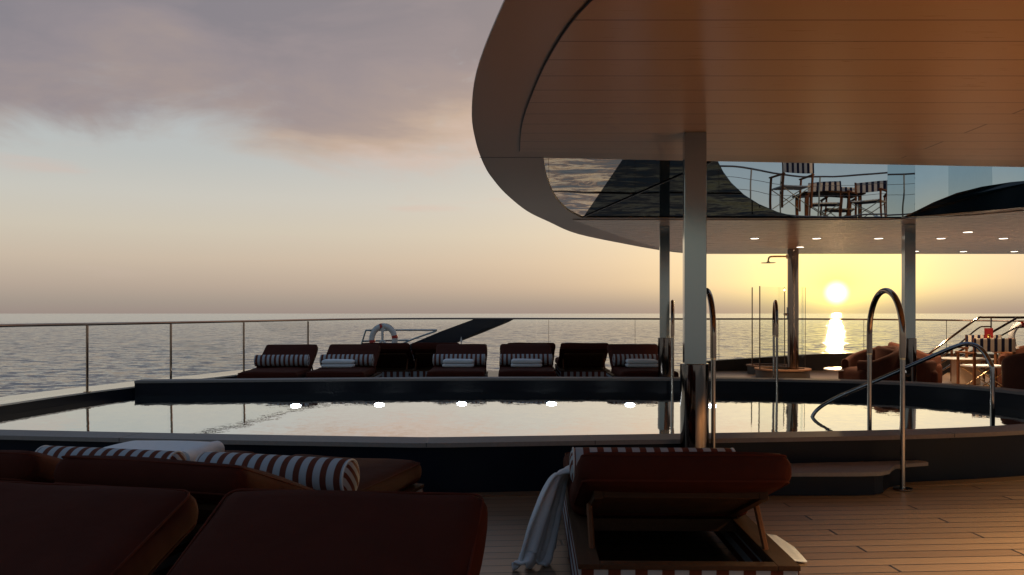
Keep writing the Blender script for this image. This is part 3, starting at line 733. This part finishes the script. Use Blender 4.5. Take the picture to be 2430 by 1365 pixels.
o = link('folded_towel', folded_big(), M['towel'], None, angle=60)
m = Matrix.Translation(N[2].location) @ Matrix.Rotation(N[2].rotation_euler[2], 4, 'Z')
o.location = m @ Vector((.09, 1.42, .462)); o.rotation_euler = (0, 0, R(-8)); tag(o, 'white folded terry towel on the lounger seat behind the striped bolsters', 'towel')

# towel draped off the lounger under the column
def draped():
    bm = new()
    # stations from the seat down to the deck: centre, half spread across
    line = [((.42, 4.66, .482), (.05, .15, 0)), ((.335, 4.62, .486), (.05, .15, 0)), ((.275, 4.575, .462), (.045, .14, -.01)), ((.245, 4.535, .40), (.05, .12, -.02)), ((.215, 4.49, .30), (.06, .11, -.03)), ((.185, 4.45, .19), (.075, .10, -.03)), ((.155, 4.41, .085), (.085, .09, -.02)), ((.13, 4.375, .032), (.09, .08, 0)), ((.105, 4.335, .022), (.095, .075, 0))]
    P = spline([l[0] for l in line], 7); Wd = spline([l[1] for l in line], 7)
    nu = 40; rows = []
    for i, (p, w) in enumerate(zip(P, Wd)):
        t = i/(len(P)-1); row = []
        nrm = Vector((-w.y, w.x, 0)).normalized()
        for k in range(nu+1):
            u = k/nu*2-1; g = min(1, .25+t*1.6)
            fold = (.028*math.sin(u*7.2+1.0+t*.9)+.012*math.sin(u*16+t*3))*g
            q = p+w*u*(1+.12*math.sin(t*6+u*2))+nrm*fold*(1 if t > .2 else .3)
            if t <= .2: q.z += .006*math.sin(u*9)
            if t > .8: q.z = max(.008, q.z+.018*math.sin(u*8+1)+.008*math.sin(u*19))
            row.append(bm.verts.new(q))
        rows.append(row)
    for a, b in zip(rows, rows[1:]):
        for k in range(nu): bm.faces.new((a[k], a[k+1], b[k+1], b[k]))
    solid(bm, .012)
    return bm
tag(link('draped_towel', draped(), M['towel'], None, angle=180), 'white towel hanging off the lounger side down to the deck', 'towel')
# corner of another towel lying on the deck on the other side
bm = new(); q = [at(1795, 1262, 0), 0]
nx, ny = 14, 10; rows = []
for i in range(nx+1):
    u = i/nx; row = []
    for j in range(ny+1):
        v = j/ny
        x = 1.24+v*.37*(1-.12*abs(u-.5)); y = 4.36+u*.68-.16*v*(u-.3)
        z = .014+.17*(1-v)**2+.012*math.sin(u*7+v*3)*(1-v)+.004
        row.append(bm.verts.new((x, y, z)))
    rows.append(row)
for a, b in zip(rows, rows[1:]):
    for k in range(ny): bm.faces.new((a[k], a[k+1], b[k+1], b[k]))
solid(bm, .008)
tag(link('towel', bm, M['towel'], None, angle=180), 'cream towel corner on the deck at the other side of the draped lounger', 'towel')

# ------------------------------------------------------------------ armchairs
def armchair(label, loc, rz):
    t = thing('armchair', label, 'armchair', loc, rz, 'rust barrel armchairs on the aft deck')
    # shell: horseshoe plan, open towards +x, back at -x
    bm = new(); n = 40; r0, r1 = .46, .35; rows = []
    for k in range(n+1):
        a = R(27)+(R(360-54))*k/n; f = (1-math.cos(a))/2      # f=1 at the back
        zt = .60+.22*max(0, (f-.25)/.75)**.8
        c, s = math.cos(a), math.sin(a); tp = .90
        sec = [(r0*tp, .02), (r0*.97, .3), (r0, zt-.05), (r0-.02, zt-.012), ((r0+r1)/2, zt), (r1+.02, zt-.012), (r1, zt-.05), (r1*.99, .3), (r1*.97, .02)]
        rows.append([bm.verts.new((r*c, r*s, z)) for r, z in sec])
    for a, b in zip(rows, rows[1:]):
        for k in range(8): bm.faces.new((a[k], a[k+1], b[k+1], b[k]))
    bm.faces.new(rows[0][::-1]); bm.faces.new(rows[-1])
    link('shell', bm, M['armchair'], t, angle=50)
    bm = new(); addround(bm, -.30, .42, -.33, .33, .06, .45, .075, 9, .03); link('seat_cushion', bm, M['armchair'], t, angle=180)
    bm = new(); addlathe(bm, [(.33, .003), (.33, .06)], 28); link('base', bm, M['black'], t)
    return t
ac0 = armchair('rust barrel armchair facing the round white table below the sun', (at(2068, 860, 13.4).x, 13.4, 0), R(192))
dup(ac0, (at(2150, 860, 13.35).x+.02, 13.4, 0), R(-14), 'rust barrel armchair right behind the slim right column')
dup(ac0, (at(2172, 860, 15.1).x, 15.1, 0), R(-22), 'rust barrel armchair further back, its curved back above the other one')
dup(ac0, (at(2466, 860, 11.5).x, 11.5, 0), R(60), 'rust barrel armchair cut by the right frame edge, nearest of all armchairs')
dup(ac0, (at(2440, 840, 14.4).x, 14.4, 0), R(195), 'rust barrel armchair behind the striped director chairs')

def side_table(label, loc, rx, ry, h):
    t = thing('side_table', label, 'side table', loc, 0, 'white topped side tables')
    b = bmesh.new(); addlathe(b, [(.9, h-.03), (1, h-.018), (1, h-.008), (.985, h)], 40)
    for v in b.verts: v.co.x *= rx; v.co.y *= ry
    link('table_top', b, M['white'], t)
    bm = new(); addbox(bm, -rx*.46+.04, rx*.46+.04, -ry*.45, ry*.45, .004, h-.032, bev=.01); link('base', bm, M['tan'], t, angle=22)
    return t
side_table('long oval white table below the sun, before the left armchair', (at(2022, 875, 13.75).x, 13.75, 0), .46, .36, .425)
side_table('white round table on a tan block, between armchairs and director chairs', (at(2287, 850, 15.7).x, 15.7, 0), .42, .36, .50)

# ------------------------------------------------------------------ director chairs
def director(name, label, loc, rz, canvas, group):
    t = thing(name, label, 'director chair', loc, rz, group); w, d = .325, .25
    for sx in (-1, 1):
        for sy in (-1, 1):
            bm = new(); addbox(bm, sx*w-.017, sx*w+.017, sy*d-.022, sy*d+.022, .003, .67 if sy > 0 else .94, bev=.004); link('leg', bm, M['teak_z'], t, angle=22)
        bm = new(); addbox(bm, sx*w-.03, sx*w+.03, -d-.03, d+.05, .672, .70, bev=.006); link('armrest', bm, M['teak_z'], t, angle=22)
    bm = new(); addround(bm, -w+.02, w-.02, -d+.02, d, .44, .475, .015, 6, .004); link('seat', bm, M['slatwhite'], t, angle=180)
    bm = new(); addround(bm, -w-.022, w+.022, -d-.034, -d-.024, .71, .93, .0045, 6, .01); link('backrest', bm, canvas, t, angle=180)
    for sy in (-1, 1):
        bm = new()
        for s in (-1, 1): addtube(bm, [(-s*(w-.02), sy*(d-.03)+s*.012, .04), (s*(w-.02), sy*(d-.03)+s*.012, .44)], .009, 8)
        link('cross_brace', bm, M['brass'], t)
    return t
G = 'striped director chairs on the aft deck'
dc = director('director_chair', 'navy and cream striped director chair nearest the pool, back turned', (at(2361, 860, 13.62).x, 13.9, 0), R(0), M['navy_x'], G)
dup(dc, (at(2334, 860, 15.72).x, 16.0, 0), R(2), 'navy and cream striped director chair behind the other, with the red menu')
U = 'director chairs on the upper deck, seen in the mirror'
MY = 11.63*2
def upx(px, Y): return (px-1215)/F*(MY-Y)
uc = director('director_chair', 'striped director chair seen in the mirror, large and upright at the left', (upx(1876, 6.5), 6.5, UZ+.16), R(172), M['navy_u'], U)
for px, Y, a, lab in ((1958, 5.0, 205, 'striped director chair in the mirror, low beside the large upright one'), (1990, 4.2, 190, 'small striped director chair in the mirror, further in than its neighbour'), (2060, 5.6, 40, 'dark director chair in the mirror, its frame turned sideways'), (2140, 5.2, 200, 'striped director chair in the mirror beside the right column top'), (2172, 4.4, 160, 'striped director chair at the right end of the mirrored group')):
    dup(uc, (upx(px, Y), Y, UZ), R(a), lab)
ut = thing('dining_table', 'dark topped table between the mirrored director chairs', 'table', (upx(1975, 4.6)-.1, 4.6, UZ))
bm = new(); addbox(bm, -.7, .7, -.4, .4, .72, .76, bev=.01); link('table_top', bm, M['teak_x'], ut, angle=22)
for sx in (-1, 1):
    for sy in (-1, 1): bm = new(); addbox(bm, sx*.6-.03, sx*.6+.03, sy*.32-.03, sy*.32+.03, .003, .72); link('leg', bm, M['teak_z'], ut, smooth=False)

# dining table with the menu
dt = thing('dining_table', 'white dining table hidden behind the striped director chairs', 'table', (at(2375, 830, 15.2).x, 15.2, 0))
bm = new(); addlathe(bm, [(.42, .70), (.45, .715), (.45, .725), (.44, .73)], 40); link('table_top', bm, M['white'], dt)
bm = new(); addlathe(bm, [(.25, .004), (.25, .02), (.04, .05), (.04, .70)], 24); link('pedestal', bm, M['brass'], dt)
q = at(2346, 802, 15.0); mn = thing('menu', 'red menu card with a gold emblem standing behind the striped chair', 'menu', (q.x, 15.0, .732), R(6))
bm = new(); addbox(bm, -.085, .085, -.006, .0, 0, .35); addbox(bm, -.085, .085, .0, .10, 0, .004)
link('cover', bm, M['menu'], mn, smooth=False)
bm = new(); b2 = bmesh.new(); addlathe(b2, [(.030, 0), (.034, .002), (.038, 0)], 24, cap=False)
for k in range(5): addtube(b2, [(0, 0, .001), (.026*math.cos(k*1.2566), .026*math.sin(k*1.2566), .001)], .004, 5)
for v in b2.verts: v.co = Vector((v.co.x, -.008-v.co.z, v.co.y+.20))
mp = {v: bm.verts.new(v.co) for v in b2.verts}
for f in b2.faces: bm.faces.new([mp[v] for v in f.verts])
b2.free(); addbox(bm, -.03, .03, -.009, -.0065, .145, .150); link('emblem', bm, M['gold'], mn)

# ------------------------------------------------------------------ stair with handrails at the right
sr = thing('stair_railing', 'steep stair railing with twin bronze handrails at the stern corner', 'stair railing')
def tube_px(pts, Y, r, name, parent, m=None, n=6):
    bm = new(); addtube(bm, spline([at(x, y, Y) for x, y in pts], n), r, 10); return link(name, bm, m or M['bronze'], parent)
tube_px([(2196, 846), (2262, 797), (2318, 757), (2334, 753.5), (2380, 753.5), (2470, 753)], 17.6, .024, 'handrail', sr)
tube_px([(2212, 862), (2270, 821), (2320, 780), (2337, 775.5), (2352, 775.5)], 17.6, .016, 'lower_rail', sr)
tube_px([(2170, 900), (2290, 826), (2404, 760), (2416, 754.5), (2470, 754)], 17.0, .024, 'handrail', sr)
tube_px([(2215, 893), (2315, 831), (2405, 781), (2418, 777), (2470, 777)], 17.0, .016, 'lower_rail', sr)
tube_px([(2352, 754), (2352, 790)], 17.6, .016, 'post', sr)
bm = new(); addslab(bm, [at(2215, 893, 17.2), at(2300, 835, 17.2), at(2330, 822, 17.2), at(2300, 850, 17.2), at(2235, 893, 17.2)], (0, .04, 0)); link('stringer', bm, M['black'], sr, smooth=False)

# ------------------------------------------------------------------ lifebuoys
def lifebuoy(label, loc, rx, rz_, rz, ph):
    t = thing('lifebuoy', label, 'lifebuoy', loc, rz, 'white lifebuoys on the rails')
    def arc(a0, a1, n, R_, r, sc=1.):
        return [(rx*math.cos(a0+(a1-a0)*k/n), 0, rz_*math.sin(a0+(a1-a0)*k/n)) for k in range(n+1)]
    bm = new(); pts = arc(0, 2*math.pi, 48, 1, 1); addtube(bm, pts, .066, 14, False); rg = link('ring', bm, M['buoywhite'], t)
    for k in range(4):
        a = ph+k*math.pi/2; bm = new(); addtube(bm, arc(a-.11, a+.11, 6, 1, 1), .0685, 14, False); link('band', bm, M['buoyred'], rg)
    bm = new(); pts = []
    for k in range(49):
        a = 2*math.pi*k/48; q = 1.0+.22*abs(math.sin(2*(a-ph)))+.16
        pts.append((rx*q*math.cos(a)*1.04, -.03, rz_*q*math.sin(a)*1.0) if False else (rx*(1.17+.05*abs(math.sin(2*(a-ph))))*math.cos(a), -.02, rz_*(1.17+.05*abs(math.sin(2*(a-ph))))*math.sin(a)))
    addtube(bm, pts, .008, 5, False); link('grab_line', bm, M['rope'], t)
    return t
lb = lifebuoy('white lifebuoy with red bands on a frame behind the far loungers', (at(910, 806, 18.3).x, 18.3, at(910, 805, 18.3).z), .255, .29, 0, R(10))
lb2 = dup(lb, (at(2428, 800, 17.9).x, 17.9, at(2428, 800, 17.9).z), R(0), 'white lifebuoy behind the stair railing at the right frame edge')
bs = thing('lifebuoy_bracket', 'pale forked bracket in the ring of the left lifebuoy', 'bracket', (at(908, 820, 18.25).x, 18.25, 0))
zt, zb = at(0, 780, 18.25).z, at(0, 810, 18.25).z
bm = new(); addbox(bm, -.03, .03, -.01, .01, zb, zt+.1); 
for s in (-1, 1): addtube(bm, [(0, 0, zb+.02), (s*.14, 0, zb-.12), (s*.16, 0, .2)], .03, 6)
link('fork', bm, M['buoywhite'], bs)
fr = thing('stern_frame', 'thin grey pipe frame standing behind the lifebuoy', 'pipe frame')
Y = 18.6
for pts, nm in (([(856, 822), (868, 784), (880, 785)], 'pipe'), ([(868, 784), (960, 783.5), (1037, 783.5), (1034, 786), (985, 803), (935, 824)], 'pipe'), ([(861, 810), (970, 807.5)], 'pipe')):
    bm = new(); addtube(bm, [at(x, y, Y) for x, y in pts], .02, 8); link(nm, bm, M['steel'], fr)
bm = new(); addtube(bm, [Vector((at(858, 0, Y).x, Y, 0.0)), at(856, 822, Y)], .02, 8); addtube(bm, [Vector((at(935, 0, Y).x, Y, 0.0)), at(935, 824, Y)], .02, 8); link('pipe', bm, M['steel'], fr)
be = thing('boarding_ramp', 'dark blue boarding ramp slanting up past the stern rail', 'ramp')
Y = 19.75
bm = new(); addslab(bm, [at(900, 872, Y), at(966, 820, Y), at(1050, 785, Y), at(1123, 758.2, Y), at(1220, 758.2, Y), at(1140, 786, Y), at(1042, 830, Y), at(950, 880, Y)], (0, .5, 0)); link('ramp_side', bm, M['darkpaint'], be, smooth=False)
bm = new(); addslab(bm, [at(1218, 758.6, Y+.03), at(1140, 786, Y+.03), at(1042, 830, Y+.03), at(960, 880, Y+.03), at(1010, 880, Y+.03), at(1081, 815, Y+.03), at(1150, 788, Y+.03), at(1206, 765, Y+.03)], (0, .45, 0)); link('ramp_underside', bm, M['brownpaint'], be, smooth=False)
an = tag(link('antenna', (lambda b: (addtube(b, [at(1094.5, 880, 19.0), at(1094.5, 811, 19.0)], .012, 6), addtube(b, [at(1094.5, 811, 19.0), at(1094.5, 799, 19.0)], [.03, .003], 6), b)[2])(new()), M['piping'], None), 'small pale antenna between the far loungers and the blue beam', 'antenna')

# ------------------------------------------------------------------ sky and sun
w = bpy.data.worlds.new('World'); S.world = w; w.use_nodes = True
t = NT(w.node_tree); bg = w.node_tree.nodes['Background']
dirv = t.v('NORMALIZE', t.node('ShaderNodeTexCoord').outputs['Generated'])
X, Yv, Z = t.xyz(dirv)
el = t.m('ARCSINE', Z); az = t.m('ARCTAN2', X, Yv)
elp = t.m('MULTIPLY', t.m('MAXIMUM', el, 0.0), 1/1.6)
k = 1/1.6
front = t.ramp(elp, [(0, lin(154, 139, 131)), (.012*k, lin(161, 149, 138)), (.031*k, lin(178, 163, 149)), (.061*k, lin(197, 182, 164)), (.095*k, lin(202, 194, 178)), (.134*k, lin(197, 196, 188)), (.177*k, lin(184, 189, 188)), (.22*k, lin(178, 186, 189)), (.36*k, lin(166, 182, 194)), (.75*k, lin(112, 134, 160)), (1., lin(84, 106, 138))])
back = t.ramp(elp, [(0, lin(140, 136, 134)), (.06*k, lin(150, 148, 142)), (.11*k, lin(165, 166, 155)), (.15*k, lin(138, 156, 163)), (.2*k, lin(120, 144, 160)), (.3*k, lin(112, 136, 156)), (.6*k, lin(100, 120, 144)), (1., lin(84, 106, 138))])
hd = t.m('DIVIDE', t.m('ADD', t.m('MULTIPLY', X, math.sin(SUN_AZ)), t.m('MULTIPLY', Yv, math.cos(SUN_AZ))), t.m('MAXIMUM', t.m('SQRT', t.m('ADD', t.m('MULTIPLY', X, X), t.m('MULTIPLY', Yv, Yv))), .02))
ff = t.smooth(hd, -.35, .55)
base = t.mix(ff, back, front)
# cloud bank
cv = t.comb(t.m('MULTIPLY', az, 2.6), t.m('MULTIPLY', el, 5.6), 3.1)
n1 = t.noise(cv, 1.3, 7, .58, dist=.5)
cv2 = t.comb(t.m('ADD', t.m('MULTIPLY', az, 3.4), 7.3), t.m('MULTIPLY', el, 6.5), 1.7)
n2 = t.noise(cv2, 1.2, 6, .6, dist=.5)
n3 = t.noise(t.comb(t.m('MULTIPLY', az, 3.0), t.m('MULTIPLY', el, 9.0), 9.0), 1.2, 6, .56, dist=.4)
eln = t.m('ADD', el, t.m('MULTIPLY', t.m('SUBTRACT', n1, .5), .21))
edge_az = t.m('MULTIPLY', t.m('ADD', az, .30), -.03)
eln = t.m('SUBTRACT', eln, edge_az)
mask = t.smooth(eln, .178, .24)
gap = t.smooth(t.m('ADD', n2, t.m('MULTIPLY', t.m('SUBTRACT', el, .33), .9)), .545, .69)
mask = t.m('MULTIPLY', mask, t.m('SUBTRACT', 1, t.m('MULTIPLY', gap, .85)))
mask = t.m('MULTIPLY', mask, t.m('ADD', .15, t.m('MULTIPLY', ff, .77)))
mask = t.m('MULTIPLY', mask, t.m('SUBTRACT', 1, t.m('MULTIPLY', t.smooth(el, .5, .9), .6)))
shade = t.m('ADD', t.m('MULTIPLY', t.m('SUBTRACT', el, .175), 4.6), t.m('ADD', t.m('MULTIPLY', t.m('SUBTRACT', n3, .5), 1.5), t.m('MULTIPLY', az, -.55)), clamp=True)
ccol = t.ramp(shade, [(0, lin(200, 180, 170)), (.22, lin(184, 163, 149)), (.45, lin(158, 143, 140)), (.75, lin(141, 132, 138)), (1, lin(126, 122, 131))])
sky = t.mix(mask, base, ccol)
# faint pink wisps below
n4 = t.noise(t.comb(t.m('MULTIPLY', az, 5.0), t.m('MULTIPLY', el, 34.0), 4.0), 1.0, 4, .5)
wis = t.m('MULTIPLY', t.m('MULTIPLY', t.smooth(n4, .60, .75), t.smooth(el, .02, .09)), t.m('MULTIPLY', t.m('SUBTRACT', 1, t.smooth(el, .15, .2)), t.m('MULTIPLY', ff, .45)))
sky = t.mix(wis, sky, lin(205, 184, 174))
# glow round the sun
sdir = (math.sin(SUN_AZ)*math.cos(SUN_EL), math.cos(SUN_AZ)*math.cos(SUN_EL), math.sin(SUN_EL))
ang = t.m('ARCCOSINE', t.m('MINIMUM', t.v('DOT_PRODUCT', dirv, sdir), .9999999))
def glow(width, col): return t.v('SCALE', col, scale=t.m('EXPONENT', t.m('MULTIPLY', ang, -1/width)))
haze = t.m('ADD', .22, t.m('MULTIPLY', t.smooth(el, .0, .04), .78))
g = t.v('ADD', glow(.29, (.43, .205, .055)), t.v('ADD', glow(.13, (.76, .64, .19)), glow(.028, (2.6, 2.2, .35))))
g = t.v('SCALE', g, scale=haze)
sky = t.v('ADD', sky, g)
sky = t.mix(t.m('MULTIPLY', t.m('EXPONENT', t.m('MULTIPLY', ang, -1/.05)), t.m('MULTIPLY', haze, .95)), sky, (1.3, 1.05, .17))
disc = t.m('SUBTRACT', 1, t.smooth(ang, .001, .0165))
sky = t.v('ADD', sky, t.v('SCALE', (2.6, 2.3, 1.7), scale=disc))
ns = t.node('ShaderNodeTexSky', sky_type='NISHITA'); ns.sun_disc = False; ns.sun_elevation = SUN_EL; ns.sun_rotation = SUN_AZ
sky = t.v('ADD', sky, t.v('SCALE', ns.outputs[0], scale=.002))
t.put(bg.inputs['Color'], sky); bg.inputs['Strength'].default_value = 1.0
w.cycles.sampling_method = 'MANUAL'; w.cycles.sample_map_resolution = 2048

sl = bpy.data.lights.new('sun', 'SUN'); sl.energy = 1.0; sl.angle = R(.6); sl.color = (1, .60, .28)
so = bpy.data.objects.new('sun', sl); C.objects.link(so); so.rotation_euler = Vector(sdir).to_track_quat('Z', 'Y').to_euler()
# the same downlights in the near ceiling, out of frame to the right, lit
def spot(x, y, e, col=(1, .745, .43), ang=118, soft=.3):
    l = bpy.data.lights.new('downlight', 'SPOT'); l.energy = e; l.spot_size = R(ang); l.spot_blend = .9; l.color = col; l.shadow_soft_size = soft
    o = bpy.data.objects.new('downlight', l); C.objects.link(o); o.location = (x, y, ROOF-.03)
for x, y, e in ((3.75, 2.7, 3100), (6.0, 4.1, 3300)): spot(x, y, e)
for o in [o for o in C.objects if o.name.startswith('ceiling_light')]: spot(o.location.x, o.location.y, 270, (1, .74, .48), 112, .08)

# ------------------------------------------------------------------ camera
cam = bpy.data.cameras.new('camera'); co = bpy.data.objects.new('camera', cam); C.objects.link(co)
cam.sensor_width = 36; cam.lens = 36*F/2430; cam.shift_y = (744-682.5)/2430; cam.clip_end = 200000; cam.clip_start = .02
co.location = (0, 0, H); co.rotation_euler = (R(90), 0, 0); S.camera = co
S.view_settings.view_transform = 'Standard'; S.view_settings.look = 'None'; S.view_settings.exposure = 0; S.view_settings.gamma = 1
S.cycles.max_bounces = 8; S.cycles.sample_clamp_indirect = 6; S.cycles.caustics_reflective = False; S.cycles.caustics_refractive = False
